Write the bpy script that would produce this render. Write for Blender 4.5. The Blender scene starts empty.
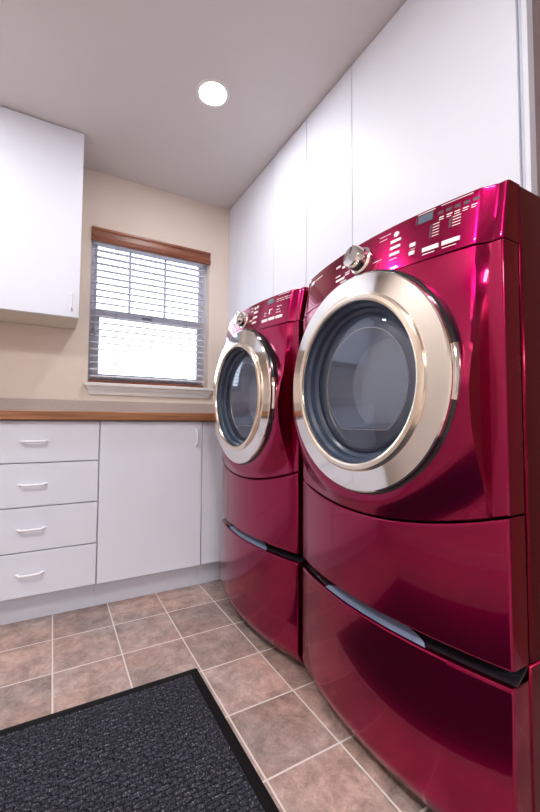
import bpy, bmesh, math, random
from mathutils import Vector, Matrix
R = random.Random(7)
C = bpy.context.scene.collection
PI = math.pi

# ---------------------------------------------------------------- materials
def nt(name):
    m = bpy.data.materials.new(name); m.use_nodes = True
    t = m.node_tree; t.nodes.clear()
    o = t.nodes.new('ShaderNodeOutputMaterial'); b = t.nodes.new('ShaderNodeBsdfPrincipled')
    t.links.new(b.outputs[0], o.inputs[0])
    return m, t, b, o
def N(t, kind, **kw):
    n = t.nodes.new(kind)
    for k, v in kw.items(): setattr(n, k, v)
    return n
def pm(name, col, rough=.5, metal=0., coat=0., coatr=.03, noise=0., nscale=30., bump=0., bscale=200., spec=.5, stretch=(1,1,1), ior=1.5):
    m, t, b, o = nt(name)
    b.inputs['Base Color'].default_value = (*col, 1); b.inputs['Roughness'].default_value = rough
    b.inputs['Metallic'].default_value = metal; b.inputs['Coat Weight'].default_value = coat
    b.inputs['Coat Roughness'].default_value = coatr; b.inputs['Specular IOR Level'].default_value = spec
    b.inputs['IOR'].default_value = ior
    tc = N(t, 'ShaderNodeTexCoord'); mp = N(t, 'ShaderNodeMapping'); mp.inputs['Scale'].default_value = stretch
    t.links.new(tc.outputs['Object'], mp.inputs[0])
    n1 = N(t, 'ShaderNodeTexNoise'); n1.inputs['Scale'].default_value = nscale; n1.inputs['Detail'].default_value = 4
    t.links.new(mp.outputs[0], n1.inputs['Vector'])
    r = N(t, 'ShaderNodeValToRGB'); k = noise
    r.color_ramp.elements[0].position = .3; r.color_ramp.elements[1].position = .7
    r.color_ramp.elements[0].color = tuple(max(0, c*(1-k)) for c in col)+(1,)
    r.color_ramp.elements[1].color = tuple(min(1, c*(1+k)) for c in col)+(1,)
    t.links.new(n1.outputs[0], r.inputs[0]); t.links.new(r.outputs[0], b.inputs['Base Color'])
    if bump:
        n2 = N(t, 'ShaderNodeTexNoise'); n2.inputs['Scale'].default_value = bscale
        t.links.new(mp.outputs[0], n2.inputs['Vector'])
        bp = N(t, 'ShaderNodeBump'); bp.inputs['Strength'].default_value = bump; bp.inputs['Distance'].default_value = .002
        t.links.new(n2.outputs[0], bp.inputs['Height']); t.links.new(bp.outputs[0], b.inputs['Normal'])
    return m
M = {}
M['red'] = pm('cranberry_paint', (.31, .0001, .059), .22, .97, .5, .02, .05, 400)
M['red_shaded'] = pm('cranberry_shaded_paint', (.17, .0002, .020), .28, .93, .12, .08, .05, 300)  # same cranberry, darkened for sides that reflect dark surroundings
M['chrome'] = pm('polished_chrome', (.83, .80, .77), .07, 1., noise=.01)
M['ringchrome'] = pm('brushed_silver_ring', (.86, .84, .81), .07, 1., noise=.01)
M['satin'] = pm('champagne_satin_ring', (.90, .80, .68), .22, 1., noise=.01)
M['black'] = pm('black_gloss_plastic', (.012, .012, .016), .18, noise=.1)
M['pocket'] = pm('reflection_grey_plastic', (.15, .19, .29), .20, noise=.05)  # black gloss lip with its pale ceiling reflection painted into the colour
M['rubber'] = pm('dark_door_seal', (.035, .05, .085), .25, noise=.1)
M['steel'] = pm('drum_steel', (.62, .66, .76), .42, .75, noise=.08, nscale=60)
M['drumwhite'] = pm('drum_back_white', (.45, .48, .58), .4, 0, noise=.04, nscale=20)
M['white'] = pm('white_cabinet_laminate', (.76, .80, .92), .5, noise=.01, nscale=6)
M['whitebox'] = pm('cabinet_carcass_white', (.74, .74, .78), .5, noise=.01)
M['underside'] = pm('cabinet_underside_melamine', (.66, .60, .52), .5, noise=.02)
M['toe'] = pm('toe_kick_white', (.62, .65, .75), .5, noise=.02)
M['handle'] = pm('white_handle_enamel', (.84, .86, .92), .5, noise=.01)
M['wall'] = pm('beige_wall_paint', (.79, .695, .625), .85, noise=.012, nscale=5, bump=.06, bscale=180)
M['hall'] = pm('hall_wall_paint', (.30, .29, .30), .8, noise=.01)
M['sidewall'] = pm('shaded_wall_mauve', (.36, .31, .32), .7, noise=.02)  # wall in shade: the shade is painted into this mauve
M['ceil'] = pm('ceiling_paint', (.68, .65, .655), .9, noise=.01, nscale=4, bump=.1, bscale=150)
M['trim'] = pm('white_trim_paint', (.82, .80, .80), .4, noise=.01)
M['vinyl'] = pm('white_vinyl_frame', (.74, .75, .84), .4, noise=.01)
M['slat'] = pm('white_blind_slat', (.72, .72, .78), .5, noise=.01)
M['cord'] = pm('grey_cord', (.30, .30, .36), .8, noise=.05)
M['backsplash'] = pm('backsplash_laminate', (.50, .42, .39), .4, noise=.05, nscale=90)
M['ctop'] = pm('counter_laminate', (.42, .36, .34), .3, noise=.08, nscale=90)
M['mark'] = pm('white_panel_print', (.88, .84, .86), .5, noise=.01)
M['tick'] = pm('dark_panel_print', (.06, .02, .04), .4, noise=.05)
M['lcd'] = pm('display_glass', (.10, .13, .18), .08, noise=.05, spec=.8)
M['rugborder'] = pm('rubber_mat_border', (.006, .006, .007), .7, spec=.15, noise=.2, nscale=200)
M['baseboard'] = pm('baseboard_paint', (.80, .79, .78), .45, noise=.01)

def wood(name, a, b_, scale=(1, 26, 26), rough=.35):
    m, t, b, o = nt(name)
    tc = N(t, 'ShaderNodeTexCoord'); mp = N(t, 'ShaderNodeMapping'); mp.inputs['Scale'].default_value = scale
    n = N(t, 'ShaderNodeTexNoise'); n.inputs['Scale'].default_value = 3; n.inputs['Detail'].default_value = 6; n.inputs['Distortion'].default_value = .6
    r = N(t, 'ShaderNodeValToRGB'); r.color_ramp.elements[0].position = .35; r.color_ramp.elements[1].position = .68
    r.color_ramp.elements[0].color = (*a, 1); r.color_ramp.elements[1].color = (*b_, 1)
    t.links.new(tc.outputs['Object'], mp.inputs[0]); t.links.new(mp.outputs[0], n.inputs['Vector'])
    t.links.new(n.outputs[0], r.inputs[0]); t.links.new(r.outputs[0], b.inputs['Base Color'])
    b.inputs['Roughness'].default_value = rough
    return m
M['oak'] = wood('oak_counter_edge', (.22, .085, .035), (.42, .19, .09))
M['valance'] = wood('red_brown_valance_wood', (.16, .045, .022), (.36, .13, .075))
M['doorwood'] = wood('brown_door_wood', (.16, .07, .035), (.28, .14, .08), (22, 22, 1))

def tile_mat():
    m, t, b, o = nt('slate_look_floor_tile')
    tc = N(t, 'ShaderNodeTexCoord'); mp = N(t, 'ShaderNodeMapping')
    S = .2293
    mp.inputs['Location'].default_value = (-.0246+S*40, -1.7579+S*40, 0)
    t.links.new(tc.outputs['Object'], mp.inputs[0])
    br = N(t, 'ShaderNodeTexBrick'); br.offset = 0; br.squash = 1
    br.inputs['Scale'].default_value = 1; br.inputs['Brick Width'].default_value = S; br.inputs['Row Height'].default_value = S
    br.inputs['Mortar Size'].default_value = .0031; br.inputs['Mortar Smooth'].default_value = .3; br.inputs['Bias'].default_value = 0
    br.inputs['Color1'].default_value = (0, 0, 0, 1); br.inputs['Color2'].default_value = (1, 1, 1, 1)
    t.links.new(mp.outputs[0], br.inputs['Vector'])
    n = N(t, 'ShaderNodeTexNoise'); n.inputs['Scale'].default_value = 11; n.inputs['Detail'].default_value = 12; n.inputs['Roughness'].default_value = .86; n.inputs['Distortion'].default_value = .35
    t.links.new(tc.outputs['Object'], n.inputs['Vector'])
    n2 = N(t, 'ShaderNodeTexNoise'); n2.inputs['Scale'].default_value = 3.2; n2.inputs['Detail'].default_value = 3
    t.links.new(tc.outputs['Object'], n2.inputs['Vector'])
    r = N(t, 'ShaderNodeValToRGB'); cr = r.color_ramp
    cr.elements[0].position = .30; cr.elements[0].color = (.125, .098, .088, 1)
    cr.elements[1].position = .74; cr.elements[1].color = (.72, .61, .57, 1)
    e = cr.elements.new(.45); e.color = (.28, .220, .195, 1)
    e = cr.elements.new(.58); e.color = (.46, .36, .325, 1)
    t.links.new(n.outputs[0], r.inputs[0])
    hue = N(t, 'ShaderNodeValToRGB'); hue.color_ramp.elements[0].color = (1.06, .93, .90, 1); hue.color_ramp.elements[1].color = (.90, .92, .96, 1)
    hue.color_ramp.elements[0].position = .40; hue.color_ramp.elements[1].position = .62
    t.links.new(n2.outputs[0], hue.inputs[0])
    mx = N(t, 'ShaderNodeMixRGB', blend_type='MULTIPLY'); mx.inputs[0].default_value = 1
    t.links.new(r.outputs[0], mx.inputs[1]); t.links.new(hue.outputs[0], mx.inputs[2])
    tv = N(t, 'ShaderNodeMapRange'); tv.inputs[3].default_value = .84; tv.inputs[4].default_value = 1.16
    t.links.new(br.outputs['Color'], tv.inputs[0])
    mx2 = N(t, 'ShaderNodeMixRGB', blend_type='MULTIPLY'); mx2.inputs[0].default_value = 1
    t.links.new(mx.outputs[0], mx2.inputs[1]); t.links.new(tv.outputs[0], mx2.inputs[2])
    mg = N(t, 'ShaderNodeMixRGB'); mg.inputs[2].default_value = (.68, .63, .60, 1)
    t.links.new(br.outputs['Fac'], mg.inputs[0]); t.links.new(mx2.outputs[0], mg.inputs[1])
    t.links.new(mg.outputs[0], b.inputs['Base Color'])
    b.inputs['Roughness'].default_value = .42
    nb = N(t, 'ShaderNodeTexNoise'); nb.inputs['Scale'].default_value = 16; nb.inputs['Detail'].default_value = 7; nb.inputs['Distortion'].default_value = 1.5
    t.links.new(tc.outputs['Object'], nb.inputs['Vector'])
    sub = N(t, 'ShaderNodeMath', operation='SUBTRACT')
    t.links.new(nb.outputs[0], sub.inputs[0]); t.links.new(br.outputs['Fac'], sub.inputs[1])
    bp = N(t, 'ShaderNodeBump'); bp.inputs['Strength'].default_value = .55; bp.inputs['Distance'].default_value = .004
    t.links.new(sub.outputs[0], bp.inputs['Height']); t.links.new(bp.outputs[0], b.inputs['Normal'])
    return m
M['tile'] = tile_mat()

def rug_mat():
    m, t, b, o = nt('charcoal_ribbed_carpet')
    tc = N(t, 'ShaderNodeTexCoord')
    n = N(t, 'ShaderNodeTexNoise'); n.inputs['Scale'].default_value = 230; n.inputs['Detail'].default_value = 4; n.inputs['Roughness'].default_value = .8
    t.links.new(tc.outputs['Object'], n.inputs['Vector'])
    r = N(t, 'ShaderNodeValToRGB'); cr = r.color_ramp
    cr.elements[0].position = .36; cr.elements[0].color = (.008, .009, .013, 1)
    cr.elements[1].position = .72; cr.elements[1].color = (.75, .76, .84, 1)
    e = cr.elements.new(.52); e.color = (.055, .058, .078, 1)
    e = cr.elements.new(.62); e.color = (.13, .135, .17, 1)
    t.links.new(n.outputs[0], r.inputs[0])
    br = N(t, 'ShaderNodeTexBrick'); br.offset = .5
    br.inputs['Scale'].default_value = 1; br.inputs['Brick Width'].default_value = .036; br.inputs['Row Height'].default_value = .0135
    br.inputs['Mortar Size'].default_value = .0028; br.inputs['Mortar Smooth'].default_value = 1
    br.inputs['Color1'].default_value = (1, 1, 1, 1); br.inputs['Color2'].default_value = (.8, .8, .8, 1); br.inputs['Mortar'].default_value = (.18, .18, .2, 1)
    nd = N(t, 'ShaderNodeTexNoise'); nd.inputs['Scale'].default_value = 60
    t.links.new(tc.outputs['Object'], nd.inputs['Vector'])
    ma = N(t, 'ShaderNodeVectorMath', operation='MULTIPLY_ADD'); ma.inputs[1].default_value = (.008, .008, 0)
    t.links.new(nd.outputs['Color'], ma.inputs[0]); t.links.new(tc.outputs['Object'], ma.inputs[2])
    t.links.new(ma.outputs[0], br.inputs['Vector'])
    mx = N(t, 'ShaderNodeMixRGB', blend_type='MULTIPLY'); mx.inputs[0].default_value = .8
    t.links.new(r.outputs[0], mx.inputs[1]); t.links.new(br.outputs['Color'], mx.inputs[2])
    t.links.new(mx.outputs[0], b.inputs['Base Color']); b.inputs['Roughness'].default_value = .95
    b.inputs['Specular IOR Level'].default_value = .1
    su = N(t, 'ShaderNodeMath', operation='SUBTRACT'); t.links.new(n.outputs[0], su.inputs[0]); t.links.new(br.outputs['Fac'], su.inputs[1])
    bp = N(t, 'ShaderNodeBump'); bp.inputs['Strength'].default_value = .9; bp.inputs['Distance'].default_value = .004
    t.links.new(su.outputs[0], bp.inputs['Height']); t.links.new(bp.outputs[0], b.inputs['Normal'])
    return m
M['rug'] = rug_mat()

def glass_mat(name, tint, w):
    m, t, b, o = nt(name)
    t.nodes.remove(b)
    tr = N(t, 'ShaderNodeBsdfTransparent'); tr.inputs[0].default_value = (*tint, 1)
    g = N(t, 'ShaderNodeBsdfGlossy'); g.inputs['Roughness'].default_value = .02; g.inputs[0].default_value = (.85, .9, 1, 1)
    f = N(t, 'ShaderNodeFresnel'); f.inputs[0].default_value = w
    mx = N(t, 'ShaderNodeMixShader')
    t.links.new(f.outputs[0], mx.inputs[0]); t.links.new(tr.outputs[0], mx.inputs[1]); t.links.new(g.outputs[0], mx.inputs[2])
    t.links.new(mx.outputs[0], o.inputs[0])
    return m
M['doorglass'] = glass_mat('tinted_door_glass', (.85, .9, .97), 1.25)
def bowl_mat():
    m, t, b, o = nt('smoky_glass_bowl')
    b.inputs['Base Color'].default_value = (.76, .84, .98, 1); b.inputs['Roughness'].default_value = .06; b.inputs['Coat Weight'].default_value = .6; b.inputs['Coat Roughness'].default_value = .02
    tr = N(t, 'ShaderNodeBsdfTransparent'); mx = N(t, 'ShaderNodeMixShader'); mx.inputs[0].default_value = .85
    t.links.new(tr.outputs[0], mx.inputs[1]); t.links.new(b.outputs[0], mx.inputs[2]); t.links.new(mx.outputs[0], o.inputs[0])
    return m
M['doorglass'] = bowl_mat()
M['flange'] = pm('dark_glass_flange', (.20, .24, .32), .12, noise=.03)
M['outerpane'] = glass_mat('outer_door_pane', (.86, .92, 1), 1.8)
M['pane'] = glass_mat('window_glass', (.97, .98, 1), 1.3)
def emis(name, col, s):
    m, t, b, o = nt(name)
    b.inputs['Base Color'].default_value = (*col, 1); b.inputs['Emission Color'].default_value = (*col, 1); b.inputs['Emission Strength'].default_value = s
    return m
M['lamp'] = emis('warm_lamp_lens', (1, .95, .88), 14)

# ---------------------------------------------------------------- helpers
def link(o, parent=None):
    C.objects.link(o)
    if parent is not None: o.parent = parent
    return o
def obj(name, bm, m, parent=None, smooth=None, loc=None):
    me = bpy.data.meshes.new(name)
    if smooth is not None:
        for f in bm.faces: f.smooth = True
    bm.normal_update(); bm.to_mesh(me); bm.free()
    for x in (m if isinstance(m, (list, tuple)) else [m]): me.materials.append(x)
    if smooth is not None: me.set_sharp_from_angle(angle=math.radians(smooth))
    o = bpy.data.objects.new(name, me); link(o, parent)
    if loc: o.location = loc
    return o
def box(bm, x0, x1, y0, y1, z0, z1, bev=0., seg=1):
    b2 = bmesh.new()
    vs = [b2.verts.new((x, y, z)) for x in (x0, x1) for y in (y0, y1) for z in (z0, z1)]
    for f in ((0,1,3,2),(4,6,7,5),(0,4,5,1),(2,3,7,6),(0,2,6,4),(1,5,7,3)): b2.faces.new([vs[i] for i in f])
    bmesh.ops.recalc_face_normals(b2, faces=b2.faces)
    if bev: bmesh.ops.bevel(b2, geom=list(b2.edges), offset=bev, segments=seg, affect='EDGES', profile=.5)
    merge(bm, b2); return bm
def merge(bm, b2):
    me = bpy.data.meshes.new('t'); b2.to_mesh(me); b2.free(); bm.from_mesh(me); bpy.data.meshes.remove(me)
def bx(name, m, parent, *a, bev=0., seg=1):
    bm = bmesh.new(); box(bm, *a, bev=bev, seg=seg)
    return obj(name, bm, m, parent, smooth=40 if bev else None)
def lathe(bm, prof, n=96, axis='x', c=(0,0,0), close=False, a0=0, a1=2*PI):
    """prof: (radius, position along axis)"""
    full = abs(a1-a0-2*PI) < 1e-6; cnt = n if full else n+1
    rings = []
    for r, h in prof:
        ring = []
        for i in range(cnt):
            a = a0+(a1-a0)*i/n
            u, v = r*math.cos(a), r*math.sin(a)
            p = (h, u, v) if axis == 'x' else (u, v, h)
            ring.append(bm.verts.new((p[0]+c[0], p[1]+c[1], p[2]+c[2])))
        rings.append(ring)
    if close: rings.append(rings[0])
    for A, B in zip(rings, rings[1:]):
        for i in range(n):
            j = (i+1) % cnt
            bm.faces.new((A[i], A[j], B[j], B[i]))
    bmesh.ops.remove_doubles(bm, verts=bm.verts, dist=1e-6)
    bmesh.ops.recalc_face_normals(bm, faces=bm.faces)
    return bm
def tube(bm, pts, r, n=8):
    pts = [Vector(p) for p in pts]; rings = []
    for i, p in enumerate(pts):
        d = (pts[min(i+1, len(pts)-1)]-pts[max(i-1, 0)]).normalized()
        a = d.cross(Vector((0,0,1))); a = a if a.length > .1 else d.cross(Vector((1,0,0))); a.normalize(); b = d.cross(a)
        rings.append([bm.verts.new(p+r*(math.cos(2*PI*k/n)*a+math.sin(2*PI*k/n)*b)) for k in range(n)])
    for A, B in zip(rings, rings[1:]):
        for k in range(n): bm.faces.new((A[k], A[(k+1)%n], B[(k+1)%n], B[k]))
    bm.faces.new(rings[0]); bm.faces.new(rings[-1])
    bmesh.ops.recalc_face_normals(bm, faces=bm.faces)
def thing(name, label, cat, loc=(0,0,0), group=None):
    o = bpy.data.objects.new(name, None); C.objects.link(o); o.location = loc; o.empty_display_size = .1
    o['label'] = label; o['category'] = cat
    if group: o['group'] = group
    return o
def tag(o, label, cat, group=None):
    o['label'] = label; o['category'] = cat
    if group: o['group'] = group
    return o
def struct(o): o['kind'] = 'structure'; return o

# ---------------------------------------------------------------- measurements
WL, WR, YB, YW, ZC = -1.05, 1.47, -1.7, 2.496, 2.4167
WIN = (.177, .947, 1.10, 2.06)          # window opening
T = .14

# ---------------------------------------------------------------- room shell
bm = bmesh.new(); box(bm, WL-T, WR+T, YB-3.2, YW+T, -.1, 0); struct(obj('floor', bm, M['tile']))
bm = bmesh.new(); LAMPS = [(.6178, 1.6176), (-.62, 1.62), (.20, .0), (-.60, .30)]
box(bm, WL-T, WR+T, YB-3.2, YW+T, ZC+.001, ZC+.1); struct(obj('ceiling', bm, M['ceil']))
x0, x1, z0, z1 = WIN
bm = bmesh.new()
box(bm, WL-T, x0, YW, YW+T, 0, ZC); box(bm, x1, WR+T, YW, YW+T, 0, ZC)
box(bm, x0, x1, YW, YW+T, 0, z0); box(bm, x0, x1, YW, YW+T, z1, ZC)
struct(obj('wall_window', bm, M['wall']))
DD = (-.62, .22, 2.03)                    # doorway for an unseen dark door, added to darken the machines' reflections
bm = bmesh.new(); box(bm, WR, WR+T, YB, DD[0], 0, ZC); box(bm, WR, WR+T, DD[1], YW, 0, ZC); box(bm, WR, WR+T, DD[0], DD[1], DD[2], ZC)
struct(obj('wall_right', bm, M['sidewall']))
door = struct(bx('added_dark_door', M['doorwood'], None, WR+.02, WR+.06, DD[0]+.004, DD[1]-.004, .008, DD[2]-.004, bev=.003))
for za, zb in ((.22, .95), (1.12, 1.86)):
    for ya, yb in ((DD[0]+.12, -.24), (-.16, DD[1]-.12)): bx('door_panel', M['doorwood'], door, WR+.012, WR+.02, ya, yb, za, zb, bev=.004)
bm = bmesh.new(); lathe(bm, [(0, .03), (.012, .03), (.012, -.012), (.02, -.02), (.027, -.035), (.022, -.05), (0, -.054)], 24, 'x', (WR+.015, DD[0]+.07, .95))
obj('door_knob', bm, M['chrome'], door, 50)
bm = bmesh.new(); box(bm, WL-T, WL, YB, YW, 0, ZC); struct(obj('wall_left', bm, M['wall']))
D = (-.85, .85, 2.03)                     # doorway in the wall behind the camera
bm = bmesh.new()
box(bm, WL-T, D[0], YB-T, YB, 0, ZC); box(bm, D[1], WR+T, YB-T, YB, 0, ZC); box(bm, D[0], D[1], YB-T, YB, D[2], ZC)
struct(obj('wall_back', bm, M['wall']))
bm = bmesh.new(); box(bm, D[0]-.06, D[0], YB, YB+.02, 0, D[2]+.06); box(bm, D[1], D[1]+.06, YB, YB+.02, 0, D[2]+.06); box(bm, D[0], D[1], YB, YB+.02, D[2], D[2]+.06)
struct(obj('trim_1', bm, M['trim']))
struct(bx('baseboard_left', M['baseboard'], None, WL, WL+.012, YB+.03, 1.9, 0, .09, bev=.003))
struct(bx('baseboard_right', M['baseboard'], None, WR-.012, WR, YB+.03, DD[0]-.01, 0, .09, bev=.003))

# unseen room added behind the camera for its light, walls darkened for reflections
YH = YB-3.2
bm = bmesh.new(); box(bm, WL-T, WL, YH, YB-T, 0, ZC); struct(obj('wall_hall_left', bm, M['hall']))
bm = bmesh.new(); box(bm, WR, WR+T, YH, YB-T, 0, ZC); struct(obj('wall_hall_right', bm, M['hall']))
bm = bmesh.new(); box(bm, WL, WR, YH, YH+.1, 0, ZC); struct(obj('wall_hall_back', bm, M['hall']))

# ---------------------------------------------------------------- window on the far wall
x0, x1, z0, z1 = WIN
F0, F1 = YW+.075, YW+.125
bm = bmesh.new()
box(bm, x0, x0+.028, F0, F1, z0, z1); box(bm, x1-.028, x1, F0, F1, z0, z1)
box(bm, x0+.028, x1-.028, F0, F1, z0, z0+.03); box(bm, x0+.028, x1-.028, F0, F1, z1-.028, z1)
wf = struct(obj('window_1', bm, M['vinyl']))
ZM = 1.545
def sash(name, y0, y1, za, zb, st, munt):
    bm = bmesh.new(); xa, xb = x0+.028, x1-.028
    box(bm, xa, xa+st, y0, y1, za, zb); box(bm, xb-st, xb, y0, y1, za, zb)
    box(bm, xa+st, xb-st, y0, y1, za, za+.034); box(bm, xa+st, xb-st, y0, y1, zb-.034, zb)
    for mx in munt: box(bm, mx-.008, mx+.008, y0+.006, y1-.006, za+.034, zb-.034)
    s = obj(name, bm, M['vinyl'], wf)
    bx('pane', M['pane'], s, xa+st, xb-st, (y0+y1)/2-.001, (y0+y1)/2+.001, za+.034, zb-.034)
    return s
sash('upper_sash', F0+.025, F1-.002, ZM-.012, z1-.03, .018, (.425, .66))
lo = sash('lower_sash', F0-.012, F0+.022, z0+.03, ZM+.022, .036, ())
bx('sash_lock', M['cord'], wf, .50, .56, F0-.02, F0-.012, ZM-.01, ZM+.008, bev=.002)
# small dark bracket shape on the lower pane, standing in for something hanging outdoors
bm = bmesh.new(); sx, sz = .256, 1.395
for (p, q, r_, s_) in ((0, .004, 0, .026), (.0, .028, -.004, .000), (.024, .028, -.018, .010)):
    box(bm, sx+p, sx+q, F0+.0005, F0+.0035, sz+r_, sz+s_)
obj('pane_mark', bm, M['cord'], lo)
# sill and apron
struct(bx('trim_2', M['trim'], None, x0-.022, x1+.026, YW-.045, YW, z0-.022, z0, bev=.004))
bm = bmesh.new()
pr = [(-.035, z0-.022), (-.030, z0-.034), (-.018, z0-.050), (-.014, z0-.070), (0, z0-.072), (0, z0-.022)]
ends = []
for xx, ins in ((x0-.012, .022), (x1+.016, -.022)):
    ends.append([bm.verts.new((xx+ins*(z0-.022-z)/.05, YW+y, z)) for y, z in pr])
n = len(pr)
for i in range(n): bm.faces.new((ends[0][i], ends[0][(i+1)%n], ends[1][(i+1)%n], ends[1][i]))
bm.faces.new(ends[0]); bm.faces.new(ends[1]); bmesh.ops.recalc_face_normals(bm, faces=bm.faces)
struct(obj('trim_3', bm, M['trim']))

# ---------------------------------------------------------------- blind
bl = thing('window_blind', 'white horizontal slat blind with red-brown wooden valance in the window', 'blind', (.56, YW+.03, z0))
def rel(name, bmv, m, sm=None):
    o = obj(name, bmv, m, bl, sm)
    o.data.transform(Matrix.Translation((-.56, -(YW+.03), -z0))); return o
bm = bmesh.new()
vp = [(.0, 2.062), (-.012, 2.062), (-.020, 2.056), (-.020, 2.046), (-.014, 2.038), (-.014, 2.006), (-.020, 1.998), (-.022, 1.984), (-.016, 1.974), (0, 1.974)]
E2 = [[bm.verts.new((xx, YW+y, z)) for y, z in vp] for xx in (x0+.001, x1-.001)]
n = len(vp)
for i in range(n): bm.faces.new((E2[0][i], E2[0][(i+1)%n], E2[1][(i+1)%n], E2[1][i]))
bm.faces.new(E2[0]); bm.faces.new(E2[1]); bmesh.ops.recalc_face_normals(bm, faces=bm.faces)
rel('valance', bm, M['valance'])
bm = bmesh.new(); box(bm, x0+.008, x1-.012, YW+.006, YW+.056, 2.005, 2.05); rel('headrail', bm, M['slat'])
SX0, SX1 = x0+.010, x1-.030
zs = z0+.045; i = 0
while zs < 1.995:
    bm = bmesh.new()
    y0_, y1_ = YW+.005, YW+.054; th = .0040; sag = .0035; tilt = .006
    top, bot = [], []
    for j in range(7):
        f = j/6; y = y0_+(y1_-y0_)*f; z = zs+sag*(1-(2*f-1)**2)+tilt*(f-.5)
        top.append((y, z+th/2)); bot.append((y, z-th/2))
    sec = top+bot[::-1]
    A = [bm.verts.new((SX0, y, z)) for y, z in sec]; B = [bm.verts.new((SX1, y, z)) for y, z in sec]
    for q in range(len(sec)): bm.faces.new((A[q], A[(q+1)%len(sec)], B[(q+1)%len(sec)], B[q]))
    bm.faces.new(A); bm.faces.new(B); bmesh.ops.recalc_face_normals(bm, faces=bm.faces)
    rel('slat', bm, M['slat'], 30); zs += .0415
bm = bmesh.new(); box(bm, SX0, SX1, YW+.006, YW+.052, z0+.002, z0+.018, bev=.003); rel('bottom_rail', bm, M['valance'])
for cx_ in (.335, .56, .785):
    bm = bmesh.new()
    for yy in (YW+.004, YW+.055): tube(bm, [(cx_, yy, z0+.015), (cx_, yy, 2.01)], .0011, 6)
    rel('ladder_cord', bm, M['cord'])
for cx_, zb in ((.201, 1.435), (.208, 1.41)):
    bm = bmesh.new(); tube(bm, [(cx_, YW+.001, 1.98), (cx_, YW+.001, zb)], .001, 6); rel('pull_cord', bm, M['cord'])
    bm = bmesh.new(); lathe(bm, [(0, .028), (.003, .026), (.006, .006), (.006, 0), (0, 0)], 12, 'z', (cx_, YW+.0005, zb-.02)); rel('cord_tassel', bm, M['cord'])

# ---------------------------------------------------------------- cabinets on the window wall
YF = 1.926
def pull(parent, p, L, axis, m='handle', off=(0, -1, 0)):
    """arched wire pull centred at p"""
    bm = bmesh.new(); o = Vector(off); d = Vector(axis); p = Vector(p); pts = []
    for i in range(17):
        f = i/16; s = (f-.5)*L
        h = .022*min(1, math.sin(PI*f)*2.8)
        pts.append(p+d*s+o*h)
    tube(bm, pts, .0050, 8)
    for s in (-.5, .5):
        q = p+d*(s*L); bq = bmesh.new(); side = d.cross(o)
        e = d*.007+side*.007
        box(bm, q.x-abs(d.x)*.008-abs(side.x)*.005, q.x+abs(d.x)*.008+abs(side.x)*.005, q.y-.004 if o.y else q.y-.005, q.y, q.z-abs(d.z)*.008-abs(side.z)*.005, q.z+abs(d.z)*.008+abs(side.z)*.005, bev=.0015)
        bq.free()
    return obj('handle', bm, M[m], parent, 50)
def carcass(parent, xa, xb, ya, yb, za, zb, toe=True):
    bm = bmesh.new(); box(bm, xa+.0005, xb-.0005, ya, yb, za, zb)
    return obj('carcass', bm, M['whitebox'], parent)
YTOE = 2.03
def base_unit(xa, xb, label, kind):
    t = thing('base_cabinet', label, 'cabinet', ((xa+xb)/2, (YF+YW)/2, 0), 'white base cabinets under the counter')
    loc = Vector(t.location)
    parts = []
    carcass(t, xa, xb, YF+.019, YW-.002, .118, .872)
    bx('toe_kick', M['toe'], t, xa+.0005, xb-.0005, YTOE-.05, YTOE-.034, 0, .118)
    if kind == 'drawers':
        for za, zb in ((.689, .868), (.500, .684), (.310, .495), (.121, .305)):
            d = bx('drawer', M['white'], t, xa+.0025, xb-.0025, YF, YF+.019, za, zb, bev=.0015)
            pull(d, ((xa+xb)/2, YF, (za+zb)/2+.002), .096, (1, 0, 0))
    elif kind == 'door':
        d = bx('door', M['white'], t, xa+.0025, xb-.0025, YF, YF+.019, .119, .868, bev=.0015)
        pull(d, (xb-.035, YF, .785), .080, (0, 0, 1))
    else:
        bx('filler_panel', M['white'], t, xa+.0025, xb-.0025, YF+.006, YF+.019, .119, .868, bev=.0015)
    for c in t.children: shift(c, -loc)
    return t
def shift(o, v):
    o.data.transform(Matrix.Translation(v))
    for c in o.children: shift(c, v)
base_unit(-.33, .196, 'white base cabinet with four drawers stacked under the counter', 'drawers')
base_unit(.196, .702, 'white base cabinet with one large door below the window', 'door')
base_unit(.702, 1.465, 'narrow white base cabinet filler beside the farther red machine', 'filler')
base_unit(-.84, -.33, 'white base cabinet with one door left of the drawer cabinet', 'door')

ct = thing('countertop', 'laminate countertop with a reddish oak front edge on the white base cabinets', 'countertop', (.06, 2.2, .873))
o = bx('oak_edge', M['oak'], ct, -.845, 1.468, 1.900, 1.918, .8731, .914, bev=.003); shift(o, -Vector(ct.location))
o = bx('slab', M['ctop'], ct, -.845, 1.468, 1.918, YW-.001, .8731, .913); shift(o, -Vector(ct.location))
o = bx('backsplash', M['backsplash'], ct, -.845, 1.468, YW-.02, YW-.0005, .9131, .991, bev=.002); shift(o, -Vector(ct.location))

def wall_unit(xa, xb, label):
    t = thing('wall_cabinet', label, 'cabinet', ((xa+xb)/2, 2.35, 1.41), 'white wall cabinets left of the window')
    loc = Vector(t.location)
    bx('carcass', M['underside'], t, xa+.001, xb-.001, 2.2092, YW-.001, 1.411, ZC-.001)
    d = bx('door', M['white'], t, xa+.0015, xb, 2.190, 2.209, 1.410, ZC-.004, bev=.0015)
    pull(d, (xb-.036, 2.190, 1.487), .085, (0, 0, 1))
    for c in t.children: shift(c, -loc)
    return t
wall_unit(-.40, .105, 'white wall cabinet with one door nearest the window')
wall_unit(-.905, -.40, 'white wall cabinet with one door farther left of the window')

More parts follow.
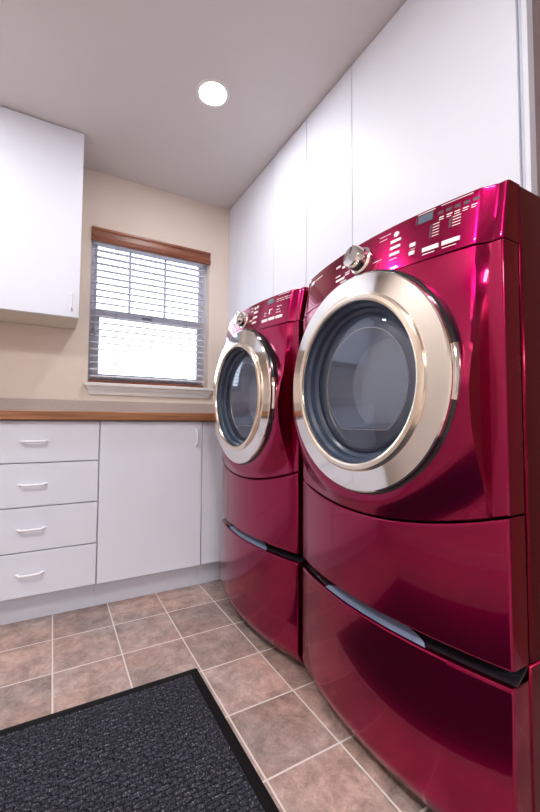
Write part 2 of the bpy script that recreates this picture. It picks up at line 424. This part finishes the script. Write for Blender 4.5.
# ---------------------------------------------------------------- tall doors of the cabinets over the machines
XK = 1.089
def over_unit(ya, yb, label, last=False):
    t = thing('overhead_cabinet', label, 'cabinet', ((XK+WR)/2, (ya+yb)/2, 1.43), 'white cabinets above the machines')
    loc = Vector(t.location)
    bx('carcass', M['whitebox'], t, XK+.0195, WR-.002, ya+.0005, yb-.0005, 1.43, ZC-.001)
    bx('door', M['white'], t, XK, XK+.019, ya+.0015, yb-.0015, 1.42, ZC-.004, bev=.0012)
    if last:
        bx('end_stile', M['white'], t, XK-.001, XK+.030, .512, .526, 1.42, ZC-.001, bev=.0015)
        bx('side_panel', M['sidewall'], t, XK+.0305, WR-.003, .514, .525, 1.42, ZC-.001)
        bx('shadow_gap_strip', M['toe'], t, XK+.008, XK+.019, .5265, .537, 1.42, ZC-.001)  # greyer strip standing in for the shadow gap beside the door
    for c in t.children: shift(c, -loc)
over_unit(.538, 1.193, 'widest white overhead cabinet door above the nearer red machine', True)
over_unit(1.193, 1.526, 'white overhead cabinet door, second from the nearest wide one')
over_unit(1.526, 1.849, 'white overhead cabinet door, third along toward the window')
over_unit(1.849, 2.171, 'white overhead cabinet door, next to the last one by the window')
over_unit(2.171, 2.494, 'white overhead cabinet door in the corner beside the window')

# ---------------------------------------------------------------- laundry machines
XC = 1.12     # machine empty stands at x = XC
HW = .343
ZD = .978     # door centre height
def bow(y): return .768-.053*(1-min(1, abs(y)/HW)**2)
def sst(t): t = min(1, max(0, t)); return t*t*(3-2*t)
def smin(a, b, k=.014):
    h = max(0, min(1, .5+.5*(b-a)/k)); return b*(1-h)+a*h-k*h*(1-h)
def face_mid(y, z):
    r = math.hypot(y, z-ZD)
    P = .703+.20*max(0, z-.95)*(y/.31)**2
    if z < ZD: P += .05*sst((r-.300)/.11)
    return smin(bow(y), P)
def qin(z): return .311+.012*sst((z-1.1)/.26)
def cin(z): return .306-.010*sst((z-1.0)/.26)
def tiltz(z): return .022*max(0, z-1.243)/.125
def pil(a): return .764+.004*max(0, a-.305)/.035
def rnd(e, r): return 0 if e >= r else r-math.sqrt(max(0, r*r-(r-e)**2))
def cols_struct():
    L = []
    for k_ in (0, .06, .2, .45, .8): L.append(('p', k_*.0))  # placeholder
    return L
def seamz(y):
    t = y/HW
    return .637+(.060*t*t if y < 0 else .040*t*t)
def grid_panel(name, parent, X, ys_of, z_of, nv, mat, back, hole=None, er=.004, vr=None, smooth=28):
    """curved panel: X(y,z); ys_of(z)->list of y; z_of(y, v)->z; the rim folds back to x=back"""
    bm = bmesh.new(); vs = []
    nvs = [0, .004, .015, .035]+[.035+(.93*i/nv) for i in range(1, nv)]+[.965, .985, .996, 1]
    for v in nvs:
        zc = z_of(0, v); row = []
        yl = ys_of(zc)
        for y in yl:
            z = z_of(y, v)
            za, zb = z_of(y, 0), z_of(y, 1)
            e = min(z-za, zb-z)
            x = X(y, z)+rnd(e, er)+rnd(HW-.003-abs(y), .005)
            row.append(bm.verts.new((x-XC, y, z)))
        vs.append(row)
    for i in range(len(vs)-1):
        for j in range(len(vs[0])-1):
            q = (vs[i][j], vs[i][j+1], vs[i+1][j+1], vs[i+1][j])
            if hole:
                cy = sum(p.co.y for p in q)/4; cz = sum(p.co.z for p in q)/4
                if math.hypot(cy, cz-ZD) < hole: continue
            bm.faces.new(q)
    border = vs[0]+[r[-1] for r in vs[1:]]+vs[-1][-2::-1]+[r[0] for r in vs[-2:0:-1]]
    bk = []
    for p in border:
        d = back if isinstance(back, float) else .03
        bk.append(bm.verts.new((max(p.co.x+.004, (d if abs(p.co.y) > HW-.006 else p.co.x+XC+.012)-XC), p.co.y, p.co.z)))
    n = len(border)
    for i in range(n): bm.faces.new((border[i], bk[i], bk[(i+1)%n], border[(i+1)%n]))
    bmesh.ops.recalc_face_normals(bm, faces=bm.faces)
    # make outward = -x
    s = sum(f.normal.x*f.calc_area() for f in bm.faces)
    if s > 0: bmesh.ops.reverse_faces(bm, faces=bm.faces)
    for v_ in [v_ for v_ in bm.verts if not v_.link_faces]: bm.verts.remove(v_)
    return obj(name, bm, mat, parent, smooth)
EDG = HW-.003
def ys_plain(z=None):
    e = [.0, .0004, .0012, .0025, .0038, .005]
    L = [-EDG+k_ for k_ in e]; R_ = [EDG-k_ for k_ in e[::-1]]
    m = [(-EDG+.010)+(2*EDG-.020)*i/70 for i in range(1, 70)]
    return L+m+R_
def ys_front(z):
    c, q = cin(z), qin(z); w = EDG-.010
    e = [.0, .0004, .0012, .0025, .0038, .005]
    P = [q+(w-q)*i/3 for i in range(0, 3)]
    step = [c+(q-c)*i/4 for i in range(0, 4)]
    L = [-EDG+k_ for k_ in e]+[-p for p in P[::-1]]+[-s for s in step[::-1]]
    m = [-c+2*c*i/120 for i in range(1, 120)]
    return L+m+step+P+[EDG-k_ for k_ in e[::-1]]
def Xfront(y, z):
    a = abs(y); c, q = cin(z), qin(z)
    if a <= c: return face_mid(y, z)
    if a >= q: return pil(a)
    f = (a-c)/(q-c); xc = face_mid(c, z); xq = pil(q)
    return xc+(xq-xc)*f
def Xpanel(y, z):
    a = abs(y); c, q = cin(z), qin(z)
    if a <= c: x = bow(y)-.003
    elif a >= q: x = pil(a)+.003
    else:
        f = (a-c)/(q-c); x = bow(c)-.003+(pil(q)+.003-bow(c)+.003)*f
    return x+tiltz(z)
def on_panel(y, z, off=.0):
    y -= .013*max(0, min(1, (.2-y)/.15))
    return Vector((Xpanel(y, z)-XC-off, y, z))
def decal(bm, y0, y1, z0_, z1_, th=.0012, shear=0., n=4):
    """thin raised print or key following the curved control panel"""
    fr, bk = [], []
    for zz in (z0_, z1_):
        rf, rb = [], []
        for i in range(n+1):
            y = y0+(y1-y0)*i/n
            rf.append(bm.verts.new(on_panel(y, zz, th))); rb.append(bm.verts.new(on_panel(y, zz, -.0005)))
        fr.append(rf); bk.append(rb)
    for i in range(n):
        bm.faces.new((fr[0][i], fr[0][i+1], fr[1][i+1], fr[1][i])); bm.faces.new((bk[0][i], bk[1][i], bk[1][i+1], bk[0][i+1]))
        bm.faces.new((fr[0][i], bk[0][i], bk[0][i+1], fr[0][i+1])); bm.faces.new((fr[1][i], fr[1][i+1], bk[1][i+1], bk[1][i]))
    bm.faces.new((fr[0][0], fr[1][0], bk[1][0], bk[0][0])); bm.faces.new((fr[0][-1], bk[0][-1], bk[1][-1], fr[1][-1]))
    bmesh.ops.recalc_face_normals(bm, faces=bm.faces)
def bumpdisc(bm, y, z, r, th, n=14):
    c = on_panel(y, z, th); A = []; B = []
    for i in range(n):
        a = 2*PI*i/n; yy, zz = y+r*math.cos(a), z+r*math.sin(a)
        A.append(bm.verts.new(on_panel(yy, zz, th))); B.append(bm.verts.new(on_panel(yy, zz, -.0005)))
    bm.faces.new(A); bm.faces.new(B[::-1])
    for i in range(n): bm.faces.new((A[i], A[(i+1)%n], B[(i+1)%n], B[i]))
    bmesh.ops.recalc_face_normals(bm, faces=bm.faces)

def machine(name, label, cat, yc, keys):
    t = thing(name, label, cat, (XC, yc, 0), 'red front-loading laundry machines')
    # painted steel cabinet, open at the front
    bm = bmesh.new(); box(bm, .828-XC, 1.452-XC, -HW, HW, .4075, 1.366, bev=.004)
    for f in [f for f in bm.faces if f.normal.x < -.9 and f.calc_area() > .1]: bm.faces.remove(f)
    obj('cabinet_body', bm, M['red_shaded'], t, 40)
    grid_panel('lower_panel', t, lambda y, z: bow(y), ys_plain, lambda y, v: .409+(seamz(y)-.0022-.409)*v, 14, M['red'], .822, er=.004)
    grid_panel('front_panel', t, Xfront, ys_front, lambda y, v: (seamz(y)+.0022)+(1.2405-seamz(y)-.0022)*v, 90, M['red'], .822, hole=.262, er=.003)
    cp = grid_panel('control_panel', t, Xpanel, ys_front, lambda y, v: 1.2425+(1.3685-1.2425)*v, 12, M['red'], .835, er=.003)
    bx('panel_cap', M['red_shaded'], t, .80-XC, .835-XC, -HW+.004, HW-.004, 1.355, 1.3672, bev=.001)
    # --- controls (print, keys, display)
    bm = bmesh.new(); decal(bm, -.188, -.153, 1.338, 1.358, .001); obj('display', bm, M['lcd'], cp)
    for args in keys['keys']:
        bm = bmesh.new(); decal(bm, *args[:4], .003); obj('key', bm, M['mark'], cp)
    for y, z, r in keys['round']:
        bm = bmesh.new(); bumpdisc(bm, y, z, r, .003); obj('key', bm, M['mark'], cp)
    for args in keys['print']:
        bm = bmesh.new(); decal(bm, *args, th=.0006, n=2); obj('printed_mark', bm, M['mark'], cp)
    for args in keys['dark']:
        bm = bmesh.new(); decal(bm, *args, th=.0006, n=2); obj('indicator_mark', bm, M['tick'], cp)
    ky, kz = keys['knob']
    bm = bmesh.new()
    lathe(bm, [(.037, .003), (.037, -.003), (.034, -.007), (.031, -.008), (.0305, -.036), (.028, -.040), (.010, -.042), (0, -.042)], 48, 'x')
    base = on_panel(ky, kz)
    kb = obj('knob', bm, M['chrome'], cp, 35); kb.location = base
    sl = math.atan2(bow(ky+.01)-bow(ky-.01), .02)
    kb.rotation_euler = (0, .17, -sl)
    bm = bmesh.new(); box(bm, -.0430, -.0418, -.0018, .0018, .006, .025); obj('knob_pointer', bm, M['tick'], kb)
    # --- door
    bm = bmesh.new()
    lathe(bm, [(.262, .735), (.2885, .735), (.2885, .703), (.285, .6985), (.262, .697)], 128, 'x', (-XC, 0, ZD), close=True)
    obj('door_frame', bm, M['black'], t, 35)
    bm = bmesh.new()
    lathe(bm, [(.270, .700), (.2805, .699), (.2825, .695), (.2815, .689), (.278, .6865), (.230, .6825)], 144, 'x', (-XC, 0, ZD))
    lathe_bot = None
    d = obj('door', bm, M['ringchrome'], t, 28)
    bm = bmesh.new()
    lathe(bm, [(.230, .6825), (.2285, .675), (.224, .6715), (.215, .6705), (.210, .673), (.2085, .679)], 144, 'x', (-XC, 0, ZD))
    obj('inner_ring', bm, M['satin'], d, 28)
    bm = bmesh.new()
    lathe(bm, [(.2085, .679), (.206, .690), (.198, .697), (.195, .712), (.188, .716), (.185, .719)], 128, 'x', (-XC, 0, ZD))
    obj('door_seal', bm, M['rubber'], d, 28)
    bm = bmesh.new()
    def dshape(r, x, k=72):
        P = []
        for q in range(k):
            a = 2*PI*q/k; P.append(bm.verts.new((x-XC, r*math.cos(a), ZD+max(r*math.sin(a), -r*.83))))
        return P
    rings = [dshape(r_, x_) for r_, x_ in ((.148, .7255), (.146, .732), (.141, .790), (.130, .808), (.10, .816), (.05, .819))]
    for A, B in zip(rings, rings[1:]):
        for q in range(72): bm.faces.new((A[q], A[(q+1) % 72], B[(q+1) % 72], B[q]))
    bm.faces.new(rings[-1]); bmesh.ops.recalc_face_normals(bm, faces=bm.faces)
    obj('door_glass', bm, M['doorglass'], d, 40)
    bm = bmesh.new(); A = dshape(.148, .7255)
    B = [bm.verts.new((.722-XC, .187*math.cos(2*PI*q/72), ZD+.187*math.sin(2*PI*q/72))) for q in range(72)]
    for q in range(72): bm.faces.new((A[q], A[(q+1) % 72], B[(q+1) % 72], B[q]))
    bmesh.ops.recalc_face_normals(bm, faces=bm.faces); obj('glass_flange', bm, M['flange'], d, 40)
    bm = bmesh.new(); pts = [(.7235-XC, .148*math.cos(2*PI*q/72), ZD+max(.148*math.sin(2*PI*q/72), -.123)) for q in range(73)]
    tube(bm, pts, .0014, 6); obj('bowl_highlight', bm, M['mark'], d, 40)  # white line along the bowl rim, a painted-in highlight
    bm = bmesh.new()
    lathe(bm, [(.186, .720), (.184, .717), (.17, .713), (.12, .7045), (.06, .7005), (0, .6995)], 96, 'x', (-XC, 0, ZD)); obj('outer_pane', bm, M['outerpane'], d, 60)
    # handle grip set between the ring and the frame on the opening side
    bm = bmesh.new()
    lathe(bm, [(.280, .697), (.286, .6955), (.2895, .700), (.2895, .712), (.284, .715)], 14, 'x', (-XC, 0, ZD), a0=PI-.20, a1=PI+.20)
    obj('handle', bm, M['chrome'], d, 40)
    bm = bmesh.new(); lathe(bm, [(.197, .736), (.235, .745), (.248, .80), (.262, .83)], 96, 'x', (-XC, 0, ZD)); obj('boot', bm, M['rubber'], t, 40)
    bm = bmesh.new(); lathe(bm, [(.262, .83), (.275, .86), (.275, 1.27), (.25, 1.29), (0, 1.29)], 96, 'x', (-XC, 0, ZD)); dm = obj('drum', bm, M['steel'], t, 40)
    for a in (PI*.5, PI*1.17, PI*1.83):
        bm = bmesh.new(); n = 10; ra, rb = [], []
        pts = [(-.035, .274), (-.015, .235), (.015, .235), (.035, .274)]
        E = [[bm.verts.new((xx-XC, r_*math.cos(a)-u*math.sin(a), ZD+r_*math.sin(a)+u*math.cos(a))) for u, r_ in pts] for xx in (.89, 1.24)]
        for i in range(4): bm.faces.new((E[0][i], E[0][(i+1)%4], E[1][(i+1)%4], E[1][i]))
        bm.faces.new(E[0]); bm.faces.new(E[1]); bmesh.ops.recalc_face_normals(bm, faces=bm.faces)
        obj('drum_paddle', bm, M['drumwhite'], dm)
    return t

def pedestal(label, yc):
    t = thing('laundry_pedestal', label, 'pedestal', (XC, yc, 0), 'red drawer pedestals under the machines')
    bx('cabinet_body', M['red_shaded'], t, .822-XC, 1.452-XC, -HW, HW, .022, .4065, bev=.003)
    def Xd(y, z): return bow(y)+.022*sst((.075-z)/.055)
    dr_ = grid_panel('drawer', t, Xd, ys_plain, lambda y, v: .032+(.379-.032)*v, 26, M['red'], .822, er=.006)
    # shadow gap: black liner and finger pocket in reflection grey
    def strip(name, ya, yb, f0, f1, za, zb, m, n=40):
        bm = bmesh.new(); A, B = [], []
        for i in range(n+1):
            y = ya+(yb-ya)*i/n
            A.append(bm.verts.new((f0(y)-XC, y, za(y)))); B.append(bm.verts.new((f1(y)-XC, y, zb(y))))
        for i in range(n): bm.faces.new((A[i], A[i+1], B[i+1], B[i]))
        A2 = bmesh.ops.extrude_face_region(bm, geom=list(bm.faces))['geom']
        for v_ in A2:
            if isinstance(v_, bmesh.types.BMVert): v_.co.x += .002; v_.co.z -= .002
        bmesh.ops.recalc_face_normals(bm, faces=bm.faces)
        return obj(name, bm, m, dr_, 30)
    strip('gap_liner', -EDG, EDG, lambda y: bow(y)+.012, lambda y: min(.82, bow(y)+.050), lambda y: .3775, lambda y: .4050, M['black'])
    W = .175
    strip('finger_pocket', -W, W, lambda y: bow(y)+.007, lambda y: bow(y)+.005+.030*math.sqrt(max(.0, 1-(y/W)**2)), lambda y: .3790, lambda y: .3790+.021*math.sqrt(max(0, 1-(y/W)**2)), M['pocket'])
    for sx_ in (.86, 1.40):
        for sy_ in (-.29, .29):
            bm = bmesh.new(); lathe(bm, [(0, 0), (.022, 0), (.022, .008), (.010, .010), (.010, .03), (0, .03)], 20, 'z', (sx_-XC, sy_, 0)); obj('foot', bm, M['black'], t, 40)
    return t

def text_bars(y0, y1, z, n, h=.0016, seed=1):
    """a row of tiny printed marks, unreadable at this size"""
    r = random.Random(seed); out = []; y = y0; s = 1 if y1 > y0 else -1
    w = abs(y1-y0)/n
    for i in range(n):
        out.append((y, y+s*w*r.uniform(.55, .85), z, z+h)); y += s*w
    return out
KN = dict(knob=(.016, 1.311),
    keys=[(-.172, -.208, 1.262, 1.272), (-.216, -.252, 1.262, 1.272),
          (-.083, -.111, 1.318, 1.3255), (-.083, -.111, 1.301, 1.3085), (-.083, -.111, 1.284, 1.2915),
          (-.139, -.152, 1.2870, 1.2965), (-.139, -.152, 1.2665, 1.276)],
    round=[(-.097, 1.339, .007)],
    print=[(-.150, -.192, 1.3615, 1.3632), (-.205, -.270, 1.3615, 1.3630),
           (-.083, -.104, 1.2745, 1.2765), (-.140, -.152, 1.281, 1.2825), (-.172, -.200, 1.2555, 1.2573), (-.216, -.245, 1.2555, 1.2570),
           (-.044, -.078, 1.3485, 1.3500), (-.044, -.068, 1.3385, 1.3400), (-.030, -.058, 1.2870, 1.2885),
           (.075, .095, 1.320, 1.327), (.105, .125, 1.330, 1.336), (.100, .122, 1.300, 1.3035), (.080, .118, 1.285, 1.292), (.070, .096, 1.276, 1.279),
           (.060, .078, 1.292, 1.2955), (.060, .078, 1.299, 1.3015),
           (.262, .300, 1.337, 1.349), (.205, .255, 1.343, 1.346)]
        + text_bars(-.203, -.285, 1.333, 5, .0022, 3) + text_bars(-.203, -.285, 1.328, 5, .0018, 4)
        + [(-.190, -.205, z, z+.0016) for z in (1.322, 1.315, 1.308, 1.301, 1.294)]
        + [(-.233, -.250, z, z+.0016) for z in (1.322, 1.315, 1.308, 1.301)],
    dark=[(-.199-.018*i, -.211-.018*i, 1.342, 1.350) for i in range(5)] + [(-.184, -.188, 1.293, 1.324), (-.226, -.231, 1.300, 1.324), (.257, .304, 1.333, 1.336), (-.147, -.150, 1.338, 1.358)])
KF = dict(knob=(.022, 1.314),
    keys=[(-.132, -.166, 1.268, 1.279), (-.174, -.208, 1.268, 1.279), (-.216, -.250, 1.268, 1.279),
          (-.060, -.088, 1.322, 1.3305), (-.060, -.088, 1.300, 1.3085), (-.060, -.088, 1.278, 1.2865)],
    round=[(-.066, 1.345, .006), (-.084, 1.347, .006)],
    print=[(-.212, -.285, 1.3615, 1.3635), (-.140, -.152, 1.302, 1.306), (-.140, -.152, 1.292, 1.295),
           (-.168, -.186, 1.312, 1.315), (-.168, -.174, 1.296, 1.312), (-.212, -.236, 1.316, 1.319), (-.212, -.230, 1.303, 1.306), (-.212, -.236, 1.292, 1.295),
           (.075, .095, 1.335, 1.342), (.100, .120, 1.330, 1.334), (.070, .090, 1.300, 1.304), (.095, .118, 1.290, 1.295),
           (-.028, -.044, 1.350, 1.354), (-.030, -.048, 1.336, 1.340), (-.030, -.046, 1.296, 1.300), (.262, .300, 1.337, 1.349)]
        + text_bars(-.206, -.285, 1.346, 6, .0025, 9) + text_bars(-.206, -.285, 1.338, 5, .0020, 8),
    dark=[(-.226, -.228, 1.292, 1.318), (.257, .304, 1.333, 1.336)])
machine('front_load_dryer', 'nearer glossy cranberry-red front-loading machine with two wide keys, largest in view', 'dryer', .755, KN)
machine('front_load_washer', 'farther glossy cranberry-red front-loading machine, between the nearer machine and the window wall', 'washing machine', 1.465, KF)
pedestal('dark red drawer pedestal under the nearer, larger red machine', .755)
pedestal('dark red drawer pedestal under the farther red machine by the base cabinets', 1.465)

# ---------------------------------------------------------------- door mat
rx0, rx1, ry0, ry1 = -.46, .472, -.22, 1.322
mt = thing('floor_mat', 'charcoal ribbed carpet mat with a black rubber border on the tiles', 'mat', ((rx0+rx1)/2, (ry0+ry1)/2, 0))
bm = bmesh.new(); e = .030
def rr(x0_, x1_, y0_, y1_, z, r=.006):
    P = []
    for cx_, cy_, a in ((x1_-r, y1_-r, 0), (x0_+r, y1_-r, PI/2), (x0_+r, y0_+r, PI), (x1_-r, y0_+r, 3*PI/2)):
        for i in range(5): P.append(bm.verts.new((cx_+r*math.cos(a+i*PI/8), cy_+r*math.sin(a+i*PI/8), z)))
    return P
L0 = rr(rx0, rx1, ry0, ry1, 0.0005); L1 = rr(rx0, rx1, ry0, ry1, .002); L2 = rr(rx0+.003, rx1-.003, ry0+.003, ry1-.003, .0035)
L3 = rr(rx0+e, rx1-e, ry0+e, ry1-e, .0045); L4 = rr(rx0+e, rx1-e, ry0+e, ry1-e, .0012)
for A, B in ((L0, L1), (L1, L2), (L2, L3), (L3, L4)):
    for i in range(len(A)): bm.faces.new((A[i], A[(i+1)%len(A)], B[(i+1)%len(A)], B[i]))
bm.faces.new(L0[::-1]); bm.faces.new(L4); bmesh.ops.recalc_face_normals(bm, faces=bm.faces)
o = obj('rubber_border', bm, M['rugborder'], mt, 30); shift(o, -Vector(mt.location))
# carpet: rows of short raised ribs, staggered
bm = bmesh.new(); xa, xb, ya, yb = rx0+e+.0005, rx1-e-.0005, ry0+e+.0005, ry1-e-.0005
nx, ny = 420, 520
rp = random.Random(3)
gv = []
for j in range(ny+1):
    y = ya+(yb-ya)*j/ny; row = []
    for i_ in range(nx+1):
        x = xa+(xb-xa)*i_/nx
        ed = min(i_, nx-i_, j, ny-j)
        rowi = math.floor(y/.0135); fy = y/.0135-rowi
        fx = (x+rp.uniform(-.0006, .0006))/.036+.5*(rowi % 2); fx -= math.floor(fx)
        hgt = .0055+.0030*math.sin(PI*fy)**.7*(1 if .08 < fx < .92 else .25)+rp.uniform(-.0006, .0006)
        if ed == 0: hgt = .0014
        row.append(bm.verts.new((x, y, hgt)))
    gv.append(row)
for j in range(ny):
    for i_ in range(nx): bm.faces.new((gv[j][i_], gv[j][i_+1], gv[j+1][i_+1], gv[j+1][i_]))
o = obj('carpet_pile', bm, M['rug'], mt); shift(o, -Vector(mt.location))

# ---------------------------------------------------------------- recessed lights
def can(x, y, label, power, spot=False):
    t = thing('recessed_light', label, 'ceiling light', (x, y, ZC), 'recessed ceiling lights')
    bm = bmesh.new(); lathe(bm, [(.079, .0005), (.079, -.003), (.075, -.006), (.066, -.007), (.063, -.005), (.0625, .0005)], 64, 'z', close=True); obj('trim_ring', bm, M['trim'], t, 30)
    bm = bmesh.new(); lathe(bm, [(.0622, 0.0), (.0622, -.003), (.045, -.006), (.02, -.0075), (0, -.008)], 48, 'z'); obj('lens', bm, M['lamp'], t, 40)
    l = bpy.data.lights.new('lamp_light', 'AREA'); l.shape = 'DISK'; l.size = .12; l.energy = power; l.color = (1, .985, .97)
    lo_ = bpy.data.objects.new('lamp_light', l); C.objects.link(lo_); lo_.parent = t; lo_.location = (0, 0, -.012)
    return t
POW = [5.5, 7, 6.5, 18]  # first lamp is in view; the other three are unseen fill, added
can(*LAMPS[0], 'round recessed ceiling light, lit, above the farther red machine', POW[0])
can(*LAMPS[1], 'added unseen fill light, round, in the ceiling in front of the left wall cabinets', POW[1])
can(*LAMPS[2], 'added unseen fill light, round, in the ceiling over the mat beside the nearer red machine', POW[2])
can(*LAMPS[3], 'added unseen fill light, round, in the ceiling over the near left end of the mat', POW[3])

# ---------------------------------------------------------------- daylight
w = bpy.data.worlds.new('World'); bpy.context.scene.world = w; w.use_nodes = True
t = w.node_tree; bg = t.nodes['Background']
tc = N(t, 'ShaderNodeTexCoord'); sp = N(t, 'ShaderNodeSeparateXYZ'); t.links.new(tc.outputs['Generated'], sp.inputs[0])
r = N(t, 'ShaderNodeValToRGB'); r.color_ramp.elements[0].position = .492; r.color_ramp.elements[0].color = (.13, .13, .125, 1)
r.color_ramp.elements[1].position = .504; r.color_ramp.elements[1].color = (.84, .92, 1, 1)
mr = N(t, 'ShaderNodeMapRange'); mr.inputs[1].default_value = -1; mr.inputs[2].default_value = 1
t.links.new(sp.outputs[2], mr.inputs[0]); t.links.new(mr.outputs[0], r.inputs[0]); t.links.new(r.outputs[0], bg.inputs[0])
bg.inputs[1].default_value = 3.8
# large panel lamp added behind the camera as unseen fill
lt = thing('fill_panel', 'large flat white panel added as unseen fill light in the room behind the camera', 'ceiling light', (.1, YB-1.1, ZC))
bx('frame', M['trim'], lt, -.66, .66, -.66, .66, -.03, -.001, bev=.004)
bx('diffuser', M['lamp'], lt, -.62, .62, -.62, .62, -.034, -.0302)
l = bpy.data.lights.new('fill_panel_light', 'AREA'); l.shape = 'SQUARE'; l.size = 1.2; l.energy = 60; l.color = (.86, .93, 1)
o = bpy.data.objects.new('fill_panel_light', l); C.objects.link(o); o.parent = lt; o.location = (0, 0, -.04)

# ---------------------------------------------------------------- camera
f, yaw, pit, rol, h, cx, cy = CAMP = (379.6663, .4987, .0481, .0070, .8759, 259.89, 402.6)
cam = bpy.data.cameras.new('camera'); co = bpy.data.objects.new('camera', cam); C.objects.link(co)
fw = Vector((math.sin(yaw)*math.cos(pit), math.cos(yaw)*math.cos(pit), math.sin(pit)))
rt = Vector((math.cos(yaw), -math.sin(yaw), 0)); up = rt.cross(fw)
c_, s_ = math.cos(rol), math.sin(rol)
rt2 = c_*rt+s_*up; up2 = -s_*rt+c_*up
co.matrix_world = Matrix.Translation((0, 0, h)) @ Matrix((rt2, up2, -fw)).transposed().to_4x4()
cam.sensor_fit = 'VERTICAL'; cam.sensor_height = 36; cam.lens = f*36/812
cam.shift_x = (270-cx)/812; cam.shift_y = (cy-406)/812
cam.clip_start = .02
bpy.context.scene.camera = co
vs = bpy.context.scene.view_settings
vs.view_transform = 'Standard'; vs.look = 'None'; vs.gamma = 1; vs.use_curve_mapping = False; vs.exposure = 0.32
